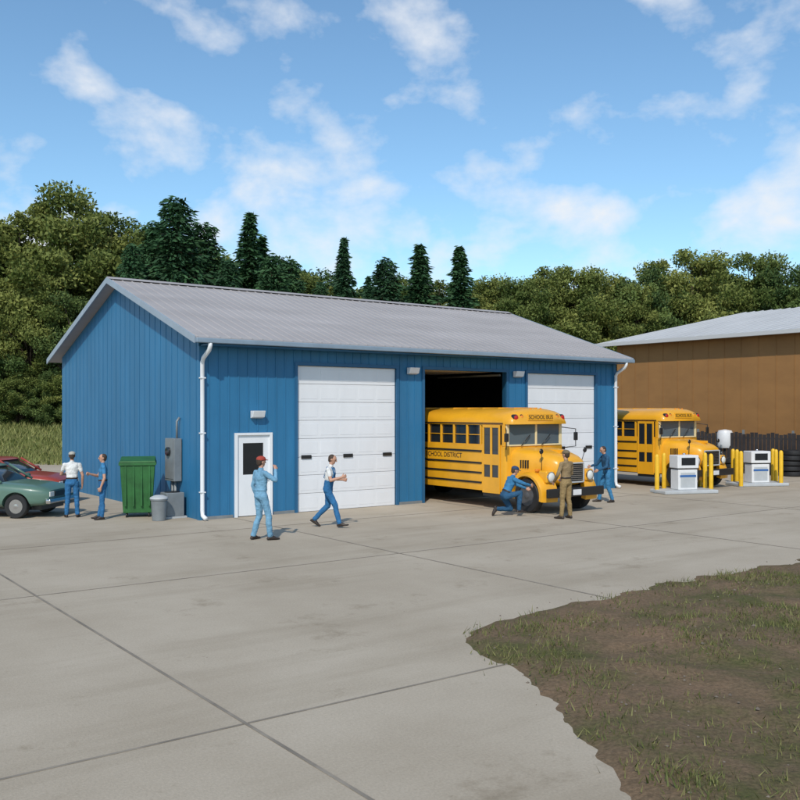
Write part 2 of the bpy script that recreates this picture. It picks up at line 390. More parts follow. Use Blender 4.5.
tube('door_knob',[(b-.1,.0,1.0),(b-.1,-.06,1.0)],[.02,.035],CHR,B)
def wallpack(t,z,w=.36,h=.2):
    obj('wall_lamp',[(t-w/2,-.032,z),(t+w/2,-.032,z),(t+w/2,-.032,z+h),(t-w/2,-.032,z+h),(t-w/2,-.16,z+.03),(t+w/2,-.16,z+.03),(t+w/2,-.22,z+h),(t-w/2,-.22,z+h)],[(0,1,2,3),(4,7,6,5),(0,4,5,1),(1,5,6,2),(2,6,7,3),(3,7,4,0)],WHITE,B,bevel=.012)
wallpack(1.58,2.58); wallpack(6.73,3.86); wallpack(11.05,3.86)
E=empty('electrical_box',(ORG[0],ORG[1],0),FRONT)
box('cabinet',-.24,-.024,1.1,1.72,.92,2.05,GREY,E,.015)
box('cabinet_door',-.255,-.242,1.14,1.68,.98,1.99,GREY,E,.005)
lathe('meter',[(.1,-.33),(.12,-.31),(.12,-.257)],GLS,E,axis='X',loc=(0,1.41,1.7))
tube('conduit',[(-.1,1.25,2.05),(-.1,1.25,2.5),(-.03,1.25,2.6)],.03,GREY,E); tube('conduit_down',[(-.12,1.3,.92),(-.12,1.3,.0)],.04,GREY,E); tube('conduit_down_2',[(-.12,1.5,.92),(-.12,1.5,.0)],.03,GREY,E)
U=empty('air_conditioner',(ORG[0],ORG[1],0),FRONT)
box('housing',-.58,-.1,.75,1.2,.05,.66,GREY,U,.02); box('base',-.64,-.05,.7,1.25,.002,.05,LGREY,U)
boxes('grille',[(-.588,-.5815,.79,1.16,z,z+.02) for z in np.arange(.12,.6,.05)],BLKP,U)
lathe('fan_guard',[(.2,.662),(.2,.68),(.03,.69)],BLKP,U,loc=(-.34,.975,0))
T=empty('trash_can',(PX(159,22.95),22.95,0))
lathe('bin',[(.17,.005),(.2,.5),(.22,.52),(.22,.55),(.2,.55),(.18,.54)],GREY,T); lathe('lid',[(.23,.552),(.22,.59),(.11,.64),(.02,.65)],LGREY,T)
G=empty('green_dumpster',(PX(138,23.9),23.9,0),.25)
bh=1.42
obj('bin_body',[(-.36,-.34,.12),(.36,-.34,.12),(.36,.34,.12),(-.36,.34,.12),(-.44,-.42,bh),(.44,-.42,bh),(.44,.42,bh),(-.44,.42,bh)],BF,DGREEN,G,bevel=.015)
boxes('ribs',[(x-.025,x+.025,-.425,-.38,.3,bh-.05) for x in (-.3,-.1,.1,.3)],DGREEN,G,bevel=.01)
boxes('rim',[(-.47,.47,-.45,-.4,bh-.06,bh+.02),(-.47,.47,.4,.45,bh-.06,bh+.02),(-.47,-.42,-.4,.4,bh-.06,bh+.02),(.42,.47,-.4,.4,bh-.06,bh+.02)],DGREEN,G,bevel=.008)
obj('lid',[(-.46,-.46,bh+.022),(.46,-.46,bh+.022),(.46,.44,bh+.022),(-.46,.44,bh+.022),(-.44,-.44,bh+.06),(.44,-.44,bh+.06),(.44,.42,bh+.14),(-.44,.42,bh+.14)],BF,DGREEN,G,bevel=.01)
for x in (-.28,.28):
    for y in (-.26,.26): lathe('caster',[(.03,-.02),(.06,-.018),(.06,.018),(.03,.02)],BLK,G,axis='X',loc=(x,y,.061),n=16)

# ---------------------------------------------------------------- brown building
W=empty('brown_warehouse',(11.8,49.2,0),math.atan2(-.804,.595))
Lw=34; ew=6.4; rw=8.95; ww=27.2
box('wall',0,Lw,0,ww,0,ew,BROWN,W)
boxes('siding_battens',[(x,x+.03,-.02,-.001,0,ew) for x in np.arange(.3,Lw,.9)],BROWN,W)
v=[(x,y,z) for x in (0.002,Lw-.002) for y,z in ((0.002,ew),(ww-.002,ew),(ww/2,rw-.12))]
obj('gable',v,[(0,1,2),(3,5,4),(0,3,4,1),(1,4,5,2),(2,5,3,0)],BROWN,W)
WR=mat('warehouse_roof',(.46,.46,.46),.6,nz=(.5,.1,(1,.3,1)))
sw=(rw-ew)/(ww/2)
for nm,ya,yb in (('roof',-.6,ww/2),('roof_back',ww+.6,ww/2+.001)):
    v=[]
    for x in (-1.1,Lw+.6):
        for y in (ya,yb):
            z=rw-sw*abs(y-ww/2); v+=[(x,y,z+.1),(x,y,z-.06)]
    obj(nm,v,[(0,1,3,2),(4,6,7,5),(0,2,6,4),(1,5,7,3),(0,4,5,1),(2,3,7,6)],WR,W)
v=[];f=[]
for x in np.arange(-.9,Lw+.5,.6):
    k=len(v)
    for y in (-.6,ww/2):
        z=rw-sw*abs(y-ww/2)+.102
        v+=[(x-.03,y,z),(x,y,z+.04),(x+.03,y,z)]
    f+=[(k,k+1,k+4,k+3),(k+1,k+2,k+5,k+4),(k,k+2,k+1),(k+3,k+4,k+5)]
obj('roof_ribs',v,f,WR,W)
boxes('gutter',[(-1.1,Lw+.6,-.72,-.602,ew-.16,ew+.02)],mat('gutter_w',(.5,.5,.5),.5),W)
F=empty('slatted_fence',(11.8,49.2,0),math.atan2(-.804,.595))
FM=mat('fence_slats',(.035,.03,.03),.8,nz=(2,.4))
L=[]
for x in np.arange(1.5,30,.2): L.append((x,x+.165,-1.75,-1.72,.08,1.75+.05*math.sin(x*7)))
boxes('slats',L,FM,F)
boxes('posts',[(x-.04,x+.04,-1.7,-1.62,0,1.9) for x in np.arange(1.5,30.1,2.4)],GREY,F)
boxes('rails',[(1.5,30,-1.71,-1.70,z,z+.06) for z in (.4,1.5)],GREY,F)
DR=mat('oil_drum',(.03,.035,.05),.5,nz=(4,.4)); 
def tirestack(px,d,n,name='tire_stack'):
    e=empty(name,(PX(px,d),d,0),random.random())
    for i in range(n):
        lathe('tire',[(.2,.01),(.38,0),(.45,.03),(.46,.11),(.45,.19),(.38,.22),(.2,.21),(.2,.01)],BLK,e,loc=(random.uniform(-.05,.05),random.uniform(-.05,.05),i*.222+.005))
for px,d,n in ((712,41,5),(733,40.2,3),(792,38.3,5)): tirestack(px,d,n)
for px,d in ((752,39.8),(770,39),(700,41.5)):
    e=empty('oil_drum',(PX(px,d),d,0)); lathe('drum',[(.28,.0),(.29,.02),(.29,.29),(.305,.30),(.29,.31),(.29,.58),(.305,.59),(.29,.6),(.29,.87),(.3,.88),(.28,.88),(.27,.86)],DR,e)
e=empty('white_tank',(PX(725,42),42,0))
lathe('tank',[(.05,1.0),(.3,1.05),(.36,1.2),(.36,1.7),(.3,1.85),(.05,1.9)],PUMPW,e); boxes('stand',[(-.3,-.24,-.3,-.24,0,1.2),(.24,.3,-.3,-.24,0,1.2),(-.3,-.24,.24,.3,0,1.2),(.24,.3,.24,.3,0,1.2)],GREY,e)

# ---------------------------------------------------------------- wheels / bus
def wheel(parent,x,y,z,r,w,side,rimm):
    e=empty('wheel',(x,y,z),0,parent); s=side
    tp=[(r*.6,-w/2),(r*.93,-w/2),(r,-w*.36),(r,w*.36),(r*.93,w/2),(r*.62,w/2),(r*.58,w*.36)]
    lathe('tire',[(a,b*s) for a,b in tp],BLK,e,axis='Y',n=32)
    lathe('rim',[(a,b*s) for a,b in [(r*.585,w*.40),(r*.52,w*.3),(r*.3,w*.12),(r*.28,w*.3),(r*.2,w*.42),(r*.05,w*.44)]],rimm,e,axis='Y',n=32)
    for k in range(6):
        t=k*math.pi/3; lathe('lug',[(.018,w*.12*s),(.015,w*.34*s)],CHR,e,axis='Y',n=6,loc=(r*.4*math.cos(t),0,r*.4*math.sin(t)))
RIMB=mat('bus_rim',(.10,.10,.105),.5,.3,nz=(6,.3))
def bus(loc,rz_):
    b=empty('school_bus',loc,rz_)
    R0=-7.0; hw=1.15
    lo=[]
    for x,k in ((R0-.08,.93),(R0,.99),(R0+.1,1),( -.14,1),(-.04,.985),(.02,.94)):
        lo.append([(x,-hw*k,.62),(x,-hw*k*.985,.5),(x,hw*k*.985,.5),(x,hw*k,.62),(x,hw*k,1.2),(x,hw*k,1.78),(x,-hw*k,1.78),(x,-hw*k,1.2)])
    loft('lower_body',lo,YEL,b,split=50)
    box('window_glass',R0+.1,-.16,-1.09,1.09,1.782,2.44,GLS,b)
    L=[]; xp=-1.02
    pil=[(-.16,-.04)]
    while xp>R0: pil.append((xp-.07,xp)); xp-=.60
    pil.append((R0+.02,R0+.12))
    for a_,c_ in pil:
        for s in (-1,1):
            y0,y1=(s*1.085,s*1.14); L.append((a_,c_,min(y0,y1),max(y0,y1),1.781,2.43))
    boxes('window_pillars',L,YEL,b,bevel=.01)
    L=[]
    for s in (-1,1):
        y0,y1=sorted((s*1.088,s*1.12))
        xp=-1.02
        while xp-.60>R0:
            L+=[(xp-.59,xp-.08,y0,y1,2.08,2.10)]; xp-=.60
        L.append((R0+.12,-.16,*sorted((s*1.09,s*1.138)),1.7805,1.82)); L.append((R0+.12,-.16,*sorted((s*1.09,s*1.138)),2.37,2.44))
    boxes('window_sashes',L,YEL,b)
    def rl(x,ky,kz):
        pr=[(1.15,2.40),(1.15,2.47),(1.10,2.60),(.97,2.71),(.75,2.79),(.45,2.845),(0,2.865)]
        pr=pr+[(-a,z) for a,z in pr[-2::-1]]
        return [(x,a*ky,2.40+(z-2.40)*kz) for a,z in pr]
    loft('roof',[rl(R0-.12,.9,.5),rl(R0-.03,.97,.9),rl(R0+.15,1,1),rl(-2,1,1),rl(-.2,1,1),rl(.05,.985,.93),rl(.16,.95,.75),rl(.22,.9,.5)],YEL,b,split=60)
    boxes('roof_seams',[(x,x+.03,-.45,.45,2.845,2.872) for x in np.arange(R0+.5,-.3,.68)],YEL,b)
    boxes('drip_rail',[(R0,-.1,1.151,1.175,2.41,2.44),(R0,-.1,-1.175,-1.151,2.41,2.44)],BLKP,b)
    obj('windshield',[(-.03,-1.03,1.80),(.03,0,1.80),(-.03,1.03,1.80),(-.03,1.03,2.39),(.03,0,2.39),(-.03,-1.03,2.39),(-.15,-1.03,1.80),(-.15,1.03,1.80),(-.15,1.03,2.39),(-.15,-1.03,2.39)],[(0,1,4,5),(1,2,3,4),(6,0,5,9),(2,7,8,3)],mat('windshield_glass',(.10,.13,.15),.05,spec=.9),b)
    boxes('windshield_frame',[(-.12,.06,-.03,.03,1.785,2.40),(-.14,.0,-1.10,-1.0,1.785,2.40),(-.14,.0,1.0,1.10,1.785,2.40),(-.02,.045,-1.0,-.03,1.785,1.83),(-.02,.045,.03,1.0,1.785,1.83)],mat('cream_frame',(.75,.62,.35),.4),b,bevel=.01)
    tube('wiper',[(.07,.2,1.8),(.06,.55,2.1)],.012,BLKP,b); tube('wiper_2',[(.07,-.6,1.8),(.06,-.25,2.1)],.012,BLKP,b)
    box('destination_sign',.15,.235,-.5,.5,2.50,2.69,YEL,b,.01); text('sign_text','SCHOOL BUS',.16,BLKP,b,(.238,0,2.595),(math.pi/2,0,math.pi/2))
    for y,m_ in ((-.92,RED),(-.70,AMB),(.70,AMB),(.92,RED)):
        lathe('warning_lamp',[(.1,.02),(.1,.17),(.085,.19),(.02,.2)],BLKP,b,axis='X',loc=(0,y,2.58),n=18); lathe('lamp_glass',[(.075,.19),(.06,.215),(.01,.22)],m_,b,axis='X',loc=(0,y,2.58),n=18)
    for y in (-.2,0,.2): lathe('marker_lamp',[(.03,0),(.03,.03),(.01,.045)],AMB,b,loc=(.02,y,2.82),n=10)
    L=[]
    for z in (.70,.98,1.26,1.60):
        for s in (-1,1): L.append((R0,-.98 if s<0 else -.15,*sorted((s*1.151,s*1.175)),z,z+.05))
    boxes('rub_rails',L,BLKP,b)
    text('side_text','SCHOOL DISTRICT',.2,BLKP,b,(-2.7,-1.156,1.46),(math.pi/2,0,0))
    xa,xb=-.92,-.2
    boxes('door_frame',[(xa,xa+.06,-1.185,-1.152,.45,2.38),(xb-.06,xb,-1.185,-1.152,.45,2.38),(xa+.06,xb-.06,-1.185,-1.152,2.3,2.38),(xa+.06,xb-.06,-1.185,-1.152,.45,.9),((xa+xb)/2-.04,(xa+xb)/2+.04,-1.185,-1.152,.9,2.3),(xa+.06,(xa+xb)/2-.04,-1.18,-1.152,1.25,1.55),((xa+xb)/2+.04,xb-.06,-1.18,-1.152,1.25,1.55)],YEL,b,bevel=.006)
    box('door_glass',xa+.06,xb-.06,-1.165,-1.153,.9,2.3,GLS,b)
    hl=[sup(-.02,.98,.7,1.75,p=5),sup(.3,.93,.7,1.73,p=4.5),sup(.8,.76,.7,1.67,p=4),sup(1.2,.62,.72,1.58,p=3.6),sup(1.36,.56,.76,1.50,p=3.4),sup(1.41,.50,.8,1.42,p=3.2)]
    loft('hood',hl,YEL,b,split=60)
    box('hood_ridge',.05,1.25,-.02,.02,1.60,1.70,YEL,b,.01)
    for s in (-1,1): boxes('hood_louvres',[(.35+i*.07,.38+i*.07,*sorted((s*.80,s*(.93-.02*i))),1.2,1.42) for i in range(4)],BLKP,b)
    lo=[sup(1.40,.44,.84,1.34,p=6),sup(1.425,.44,.84,1.34,p=6)]
    loft('grille_recess',lo,BLKP,b)
    boxes('grille_bars',[(1.426,1.445,-.41,.41,z,z+.022) for z in np.arange(.89,1.3,.055)],CHR,b)
    boxes('grille_surround',[(1.415,1.45,-.46,-.42,.82,1.36),(1.415,1.45,.42,.46,.82,1.36),(1.415,1.45,-.42,.42,1.33,1.37),(1.415,1.45,-.42,.42,.81,.85)],LGREY,b,bevel=.01)
    wx,wz=.72,.47
    for s in (-1,1):
        v=[];f=[];n=18
        for k in range(n+1):
            t=math.radians(-12+204*k/n); c,sn=math.cos(t),math.sin(t)
            ro=.64*(1+.06*max(0,c)); ri=.535
            for y,r in ((.55,ri),(.55,ro+.02),(.80,ro+.02),(1.02,ro-.01),(1.10,ro-.06),(1.10,ri)):
                v.append((wx+r*c,s*y,wz+r*sn))
        for k in range(n):
            for j in range(6): a_=k*6+j; c_=k*6+(j+1)%6; f.append((a_,c_,c_+6,a_+6))
        f.append(tuple(range(6))); f.append(tuple(n*6+j for j in range(6)))
        o=obj('fender',v,f,YEL,b,smooth=True); e=o.modifiers.new('e','EDGE_SPLIT'); e.split_angle=math.radians(50)
        wheel(b,wx,s*.94,wz,.47,.25,s,RIMB)
        box('inner_arch',wx-.5,wx+.5,*sorted((s*.54,s*.56)),.45,1.05,BLKP,b)
        box('lamp_pod',1.05,1.36,*sorted((s*.60,s*.93)),.83,1.17,YEL,b,.05)
        lathe('headlamp',[(.13,1.355),(.13,1.375),(.1,1.40),(.02,1.41)],LENS,b,axis='X',loc=(0,s*.765,1.0))
        lathe('headlamp_ring',[(.145,1.35),(.145,1.385),(.131,1.386)],CHR,b,axis='X',loc=(0,s*.765,1.0))
        box('turn_signal',.9,1.0,*sorted((s*.78,s*.92)),1.13,1.2,AMB,b,.02)
        wheel(b,-5.35,s*1.0,wz,.47,.26,s,RIMB)
        tube('mirror_arm',[(-.03,s*1.12,2.3),(.28,s*1.38,2.25),(.28,s*1.38,1.75),(-.0,s*1.12,1.7)],.014,BLKP,b,6)
        box('mirror',.26,.31,*sorted((s*1.30,s*1.45)),1.92,2.16,BLKP,b,.02)
        tube('hood_mirror_arm',[(1.0,s*.75,1.15),(1.1,s*.85,1.65)],.010,BLKP,b,6)
        lathe('hood_mirror',[(.02,-.03),(.06,-.02),(.075,0),(.06,.02)],BLKP,b,axis='X',loc=(1.1,s*.86,1.68))
    box('bumper',1.50,1.60,-1.1,1.1,.46,.70,BLKP,b,.03); box('bumper_brackets',1.2,1.5,-.4,.4,.5,.62,BLKP,b)
    box('chassis',R0+.3,1.3,-.45,.45,.42,.72,BLKP,b)
    box('license_plate',1.601,1.61,-.16,.16,.5,.65,PUMPW,b); box('step',xa,xb,-1.16,-.8,.36,.5,BLKP,b)
    return b
BR=math.atan2(-.804,.595)
bus(TS(8.85,-3.05),BR); bus(TS(18.55,-.75),BR)

# ---------------------------------------------------------------- cars
def car(loc,rz_,paint,name='parked_car'):
    c=empty(name,loc,rz_)
    st=[(-2.28,.66,.42,.74),(-2.2,.80,.34,.86),(-1.9,.86,.28,.92),(-1.2,.88,.25,.95),(0,.89,.24,.95),(.9,.88,.25,.94),(1.6,.86,.27,.88),(2.1,.80,.32,.80),(2.24,.68,.4,.72)]
    body=loft('body',[sup(x,h,zb,zt,p=5,n=32) for x,h,zb,zt in st],paint,c,split=60)
    cu=[]
    for x in (-1.42,1.42):
        for s in (-1,1):
            k=lathe('cutter',[(.37,s*.62),(.37,s*1.0)],BLKP,None,axis='Y',n=32)
            k.modifiers.clear(); k.parent=c; k.location=(x,0,.31)
            cu.append(k)
    body.modifiers.clear(); dg=None
    for k in cu:
        m_=body.modifiers.new('bo','BOOLEAN'); m_.operation='DIFFERENCE'; m_.object=k; m_.solver='EXACT'
    bpy.context.view_layer.update(); dg=bpy.context.evaluated_depsgraph_get()
    nm=D.meshes.new_from_object(body.evaluated_get(dg)); body.modifiers.clear(); body.data=nm
    for k in cu: D.objects.remove(k,do_unlink=True)
    e=body.modifiers.new('e','EDGE_SPLIT'); e.split_angle=math.radians(40)
    def ring(z,xa,xb,h,n=28,p=6):
        L=[]
        for k in range(n):
            t=2*math.pi*(k+.5)/n; cc,ss=math.cos(t),math.sin(t)
            L.append(((xa+xb)/2+(xb-xa)/2*math.copysign(abs(cc)**(2/p),cc),h*math.copysign(abs(ss)**(2/p),ss),z))
        return L
    loft('greenhouse',[ring(.9,-1.75,1.05,.80),ring(1.30,-1.12,.42,.66)],GLS,c,split=60)
    loft('roof',[ring(1.295,-1.16,.46,.675),ring(1.335,-1.1,.4,.66),ring(1.365,-.95,.25,.56),ring(1.375,-.7,.05,.4)],paint,c,split=60)
    for s in (-1,1):
        for (xa,xb) in ((1.0,.40),(-.3,-.28),(-1.70,-1.12)):
            tube('pillar',[(xa,s*.795,.92),(xb,s*.665,1.31)],.035,paint,c,8)
        box('trim_strip',-1.0,1.0,*sorted((s*.886,s*.897)),.6,.63,CHR,c)
        box('door_handle',-.3,-.15,*sorted((s*.885,s*.91)),.78,.81,CHR,c,.01)
        tube('mirror',[(.78,s*.84,.95),(.78,s*1.0,1.0)],[.03,.07],paint,c,8)
        for x in (-1.42,1.42): wheel(c,x,s*.76,.31,.31,.19,s,CHR)
        box('headlamp',2.17,2.262,*sorted((s*.42,s*.66)),.55,.68,LENS,c,.02); box('tail_lamp',-2.30,-2.2,*sorted((s*.40,s*.68)),.6,.74,RED,c,.02)
    box('bumper',2.2,2.34,-.8,.8,.38,.5,CHR,c,.03); box('rear_bumper',-2.38,-2.24,-.8,.8,.38,.5,CHR,c,.03)
    box('grille',2.2,2.262,-.38,.38,.54,.68,BLKP,c,.01)
    box('underbody',-2.0,2.0,-.6,.6,.2,.5,BLKP,c)
    return c
G1=mat('car_green',(.09,.17,.13),.35,nz=(1,.08),coat=.4); R1=mat('car_red',(.33,.05,.03),.35,nz=(1,.08),coat=.4)
car((PX(60,24.3)-2.1,24.3,0),math.radians(-6),G1)
car((PX(52,27.5)-1.7,27.6,0),math.radians(-4),R1)

# ---------------------------------------------------------------- pumps & bollards
def pump(px,d,rot):
    p=empty('gas_pump',(PX(px,d),d,0),rot)
    box('island',-1.0,1.0,-.5,.5,.001,.12,LGREY,p,.03)
    box('cabinet',-.36,.36,-.24,.24,.122,.80,PUMPW,p,.02)
    box('head',-.40,.40,-.27,.27,.84,1.28,PUMPW,p,.03); box('neck',-.33,.33,-.2,.2,.80,.84,BLKP,p)
    box('display',-.26,.26,-.285,-.272,.95,1.2,GLS,p,.005); box('display_back',-.26,.26,.272,.285,.95,1.2,GLS,p,.005)
    box('panel',-.27,.27,-.25,-.242,.2,.7,LGREY,p,.005)
    box('stripe',-.30,.30,-.256,-.251,.55,.62,mat('pump_blue',(.03,.12,.35),.4),p)
    box('nozzle_boot',.401,.47,-.1,.1,.75,1.05,BLKP,p,.02)
    tube('nozzle',[(.48,0,.9),(.5,0,1.08),(.46,-.0,1.12),(.44,0,1.0)],[.02,.025,.02,.012],CHR,p,8)
    tube('hose',[(.41,.1,1.2),(.52,.1,1.15),(.6,.06,.8),(.58,.03,.4),(.53,0,.45),(.5,0,.9)],.018,BLK,p,8)
    tube('vent_pipe',[(0,.0,1.28),(0,0,1.34)],.05,CHR,p,8)
pump(684,30.6,.25); pump(757,33.6,.2)
def bollard(px,yb):
    d=905*2.8/(yb-410); e=empty('bollard',(PX(px,d),d,0))
    lathe('post',[(.075,.0),(.075,1.22),(.06,1.28),(.03,1.31)],POLY,e,n=16); lathe('base',[(.12,.002),(.12,.02),(.08,.03)],GREY,e,n=16)
for px,yb in ((657,493),(668,487),(700,487),(711,492),(664,490.5),(705,490),(733,483),(741,487),(773,482.5),(781,486),(737,484),(776,484)): bollard(px,yb)

# ---------------------------------------------------------------- people
bm=bmesh.new(); bmesh.ops.create_icosphere(bm,subdivisions=2,radius=1); IC2=[v.co.copy() for v in bm.verts]; bm.free()
bm=bmesh.new(); bmesh.ops.create_icosphere(bm,subdivisions=3,radius=1); IC3=[v.co.copy() for v in bm.verts]; bm.free()
def V(*a): return Vector(a)
class Fig:
    def __init__(s): s.v=[];s.f=[];s.l=[]
    def hull(s,pts,lab):
        bm=bmesh.new()
        for p in pts: bm.verts.new(p)
        r=bmesh.ops.convex_hull(bm,input=bm.verts)
        dl=list({g for g in r['geom_interior']+r['geom_unused'] if isinstance(g,bmesh.types.BMVert)})
        bmesh.ops.delete(bm,geom=dl,context='VERTS')
        bm.verts.index_update(); k=len(s.v); s.v+=[v.co.copy() for v in bm.verts]
        for f in bm.faces: s.f.append([v.index+k for v in f.verts]); s.l.append(lab)
        bm.free()
    def ell(s,c,r,M=None,ic=None):
        o=[]
        for p in (ic or IC2):
            q=V(p.x*r[0],p.y*r[1],p.z*r[2])
            if M is not None: q=M@q
            o.append(q+V(*c))
        return o
    def cone(s,a,b,ra,rb,lab): s.hull(s.ell(a,(ra,)*3)+s.ell(b,(rb,)*3),lab)
SKIN=mat('skin',(.50,.27,.18),.55,nz=(20,.1)); SHOE=mat('shoe_leather',(.03,.02,.015),.5); HAIR=mat('hair',(.05,.03,.018),.7,nz=(60,.4)); EYE=mat('eye',(.02,.02,.02),.2); LIP=mat('lip',(.33,.11,.09),.5)
def person(x,y,face,pose,shirt,pants,cap,sleeve='short',bib=False,name='worker',scale=1.,brim=True):
    F=Fig()
    hp=V(*pose.get('hip',(0,0,.94)))
    lean=pose.get('lean',0); twist=pose.get('twist',0)
    M=Matrix.Rotation(twist,3,'Z')@Matrix.Rotation(-lean,3,'X')
    def U(x_,y_,z_): return hp+M@V(x_,y_,z_-.94)
    for sd,key in ((1,'R'),(-1,'L')):
        hip=hp+V(sd*.092,0,-.02); kn=V(*pose['k'+key]); an=V(*pose['a'+key])
        F.cone(hip,kn,.098,.068,2); 
        mid=kn.lerp(an,.3)+V(0,-.012,0); F.cone(kn,mid,.068,.066,2); F.cone(mid,an+ (kn-an)*.06,.066,.058,2)
        F.cone(an+(kn-an)*.13,an,.045,.043,3)
        td=V(*pose.get('t'+key,(0,1,0))).normalized()
        sdv=td.cross(V(0,0,1)).normalized() if abs(td.z)<.9 else V(1,0,0)
        up=sdv.cross(td).normalized()
        heel=an-td*.045-up*.045; ball=an+td*.12-up*.052; toe=an+td*.185-up*.055
        F.hull(F.ell(heel,(.036,.036,.03))+F.ell(an+td*.01,(.042,)*3)+F.ell(ball,(.048,.048,.026)),3)
        F.hull(F.ell(ball,(.048,.048,.026))+F.ell(toe,(.034,.034,.022)),3)
        F.hull(F.ell(heel,(.034,.034,.02))+F.ell(heel-up*.012,(.036,.036,.016)),3)
    F.hull(F.ell(U(0,-.005,.93),(.165,.115,.09),M,IC3)+F.ell(U(0,0,1.03),(.15,.11,.06),M,IC3),2)
    F.hull(F.ell(U(0,0,1.05),(.148,.112,.05),M,IC3)+F.ell(U(0,.005,1.15),(.15,.11,.06),M,IC3),1 if not bib else 2)
    F.hull(F.ell(U(0,.005,1.14),(.148,.11,.06),M,IC3)+F.ell(U(0,.0,1.32),(.175,.12,.08),M,IC3),1)
    F.hull(F.ell(U(0,.0,1.32),(.172,.118,.08),M,IC3)+F.ell(U(.13,-.01,1.425),(.06,.06,.05),M)+F.ell(U(-.13,-.01,1.425),(.06,.06,.05),M)+F.ell(U(0,-.01,1.46),(.07,.06,.04),M),1)
    if not bib: F.hull(F.ell(U(0,0,1.045),(.157,.119,.012),M,IC3)+F.ell(U(0,0,1.075),(.156,.118,.012),M,IC3),3 if shirt!=pants else 2)
    if bib:
        F.hull(F.ell(U(.11,.10,1.15),(.03,.02,.03),M)+F.ell(U(-.11,.10,1.15),(.03,.02,.03),M)+F.ell(U(.08,.115,1.33),(.02,.016,.02),M)+F.ell(U(-.08,.115,1.33),(.02,.016,.02),M),2)
        for sd in (1,-1):
            F.cone(U(sd*.09,.115,1.33),U(sd*.10,.07,1.45),.018,.018,2); F.cone(U(sd*.10,.07,1.45),U(sd*.09,-.07,1.46),.018,.018,2); F.cone(U(sd*.09,-.07,1.46),U(sd*.04,-.118,1.2),.018,.02,2)
    F.cone(U(0,-.012,1.455),U(0,0,1.50),.068,.06,1)
    hd=Matrix.Rotation(pose.get('hturn',0),3,'Z')@Matrix.Rotation(-pose.get('hnod',0),3,'X'); HM=M@hd
    if pose.get('hlevel'): HM=Matrix.Rotation(twist,3,'Z')@hd
    nk=U(0,0,1.53); F.cone(U(0,-.005,1.47),nk+HM@V(0,.005,.05),.052,.05,0)
    def Hd(x_,y_,z_): return nk+HM@V(x_,y_,z_)
    F.hull(F.ell(Hd(0,.005,.145),(.076,.094,.09),HM,IC3)+F.ell(Hd(0,.035,.06),(.05,.05,.035),HM)+F.ell(Hd(0,.06,.035),(.026,.022,.018),HM),0)
    F.hull(F.ell(Hd(0,.098,.14),(.009,.01,.01),HM)+F.ell(Hd(0,.115,.098),(.016,.014,.010),HM),0)
    for sd in (1,-1):
        F.hull(F.ell(Hd(sd*.077,-.005,.115),(.01,.02,.03),HM),0)
        F.hull(F.ell(Hd(sd*.032,.088,.127),(.012,.01,.008),HM),5)
        F.hull(F.ell(Hd(sd*.032,.092,.150),(.018,.008,.005),HM),4)
    F.hull(F.ell(Hd(0,.083,.066),(.024,.008,.007),HM),6)
    F.hull(F.ell(Hd(0,-.018,.155),(.082,.088,.086),HM,IC3)+F.ell(Hd(0,-.05,.09),(.066,.045,.05),HM),4)
    if cap:
        F.hull(F.ell(Hd(0,.0,.185),(.09,.105,.065),HM,IC3)+F.ell(Hd(0,.0,.165),(.09,.105,.02),HM,IC3),7)
        if brim: F.hull(F.ell(Hd(0,.10,.165),(.06,.03,.008),HM)+F.ell(Hd(0,.15,.155),(.045,.03,.007),HM),7)
    for sd,key in ((1,'R'),(-1,'L')):
        sh=U(sd*.185,-.01,1.415); el=V(*pose['e'+key]); wr=V(*pose['w'+key])
        mid=sh.lerp(el,.55)
        F.hull(F.ell(sh,(.062,.06,.06))+F.ell(mid,(.053,)*3),1)
        if sleeve=='short':
            F.cone(mid,el,.045,.039,0); F.cone(el,el.lerp(wr,.3),.039,.04,0); F.cone(el.lerp(wr,.3),wr,.04,.027,0)
        else:
            F.cone(mid,el,.053,.046,1); F.cone(el,wr.lerp(el,.08),.046,.036,1); F.cone(wr.lerp(el,.15),wr,.03,.027,0)
        d=(wr-el).normalized(); d=(d*.8+V(*pose.get('hd'+key,tuple(d)))*.4).normalized()
        pn=V(*pose.get('p'+key,(-sd,0,0))); pn=(pn-d*pn.dot(d)).normalized(); sv=d.cross(pn).normalized()
        if sv.dot(V(0,1,.3))<0: sv=-sv
        pc=wr+d*.09
        F.hull(F.ell(wr,(.026,)*3)+F.ell(wr+d*.03+sv*.024,(.016,)*3)+F.ell(wr+d*.03-sv*.022,(.015,)*3)+F.ell(pc+sv*.03,(.014,)*3)+F.ell(pc-sv*.03,(.013,)*3),0)
        for i,(off,ln) in enumerate(((.032,.072),(.011,.080),(-.011,.074),(-.032,.058))):
            b0=pc+sv*off; cur=pose.get('curl',.5)
            d1=(d*math.cos(cur*.6)+pn*math.sin(cur*.6)+sv*off*2).normalized(); d2=(d*math.cos(cur*1.5)+pn*math.sin(cur*1.5)).normalized(); d3=(d*math.cos(cur*2.4)+pn*math.sin(cur*2.4)).normalized()
            p1=b0+d1*ln*.45; p2=p1+d2*ln*.3; p3=p2+d3*ln*.25
            F.cone(b0,p1,.0105,.0098,0); F.cone(p1,p2,.0098,.009,0); F.cone(p2,p3,.009,.0078,0)
        b0=wr+d*.025+sv*.025; p1=b0+(d*.6+sv*.75+pn*.2).normalized()*.045; p2=p1+(d*.9+sv*.25+pn*.3).normalized()*.032
        F.cone(b0,p1,.014,.0115,0); F.cone(p1,p2,.0115,.009,0)
    me=D.meshes.new('tmp'); me.from_pydata(F.v,[],F.f); o=D.objects.new('tmp',me); S.collection.objects.link(o)
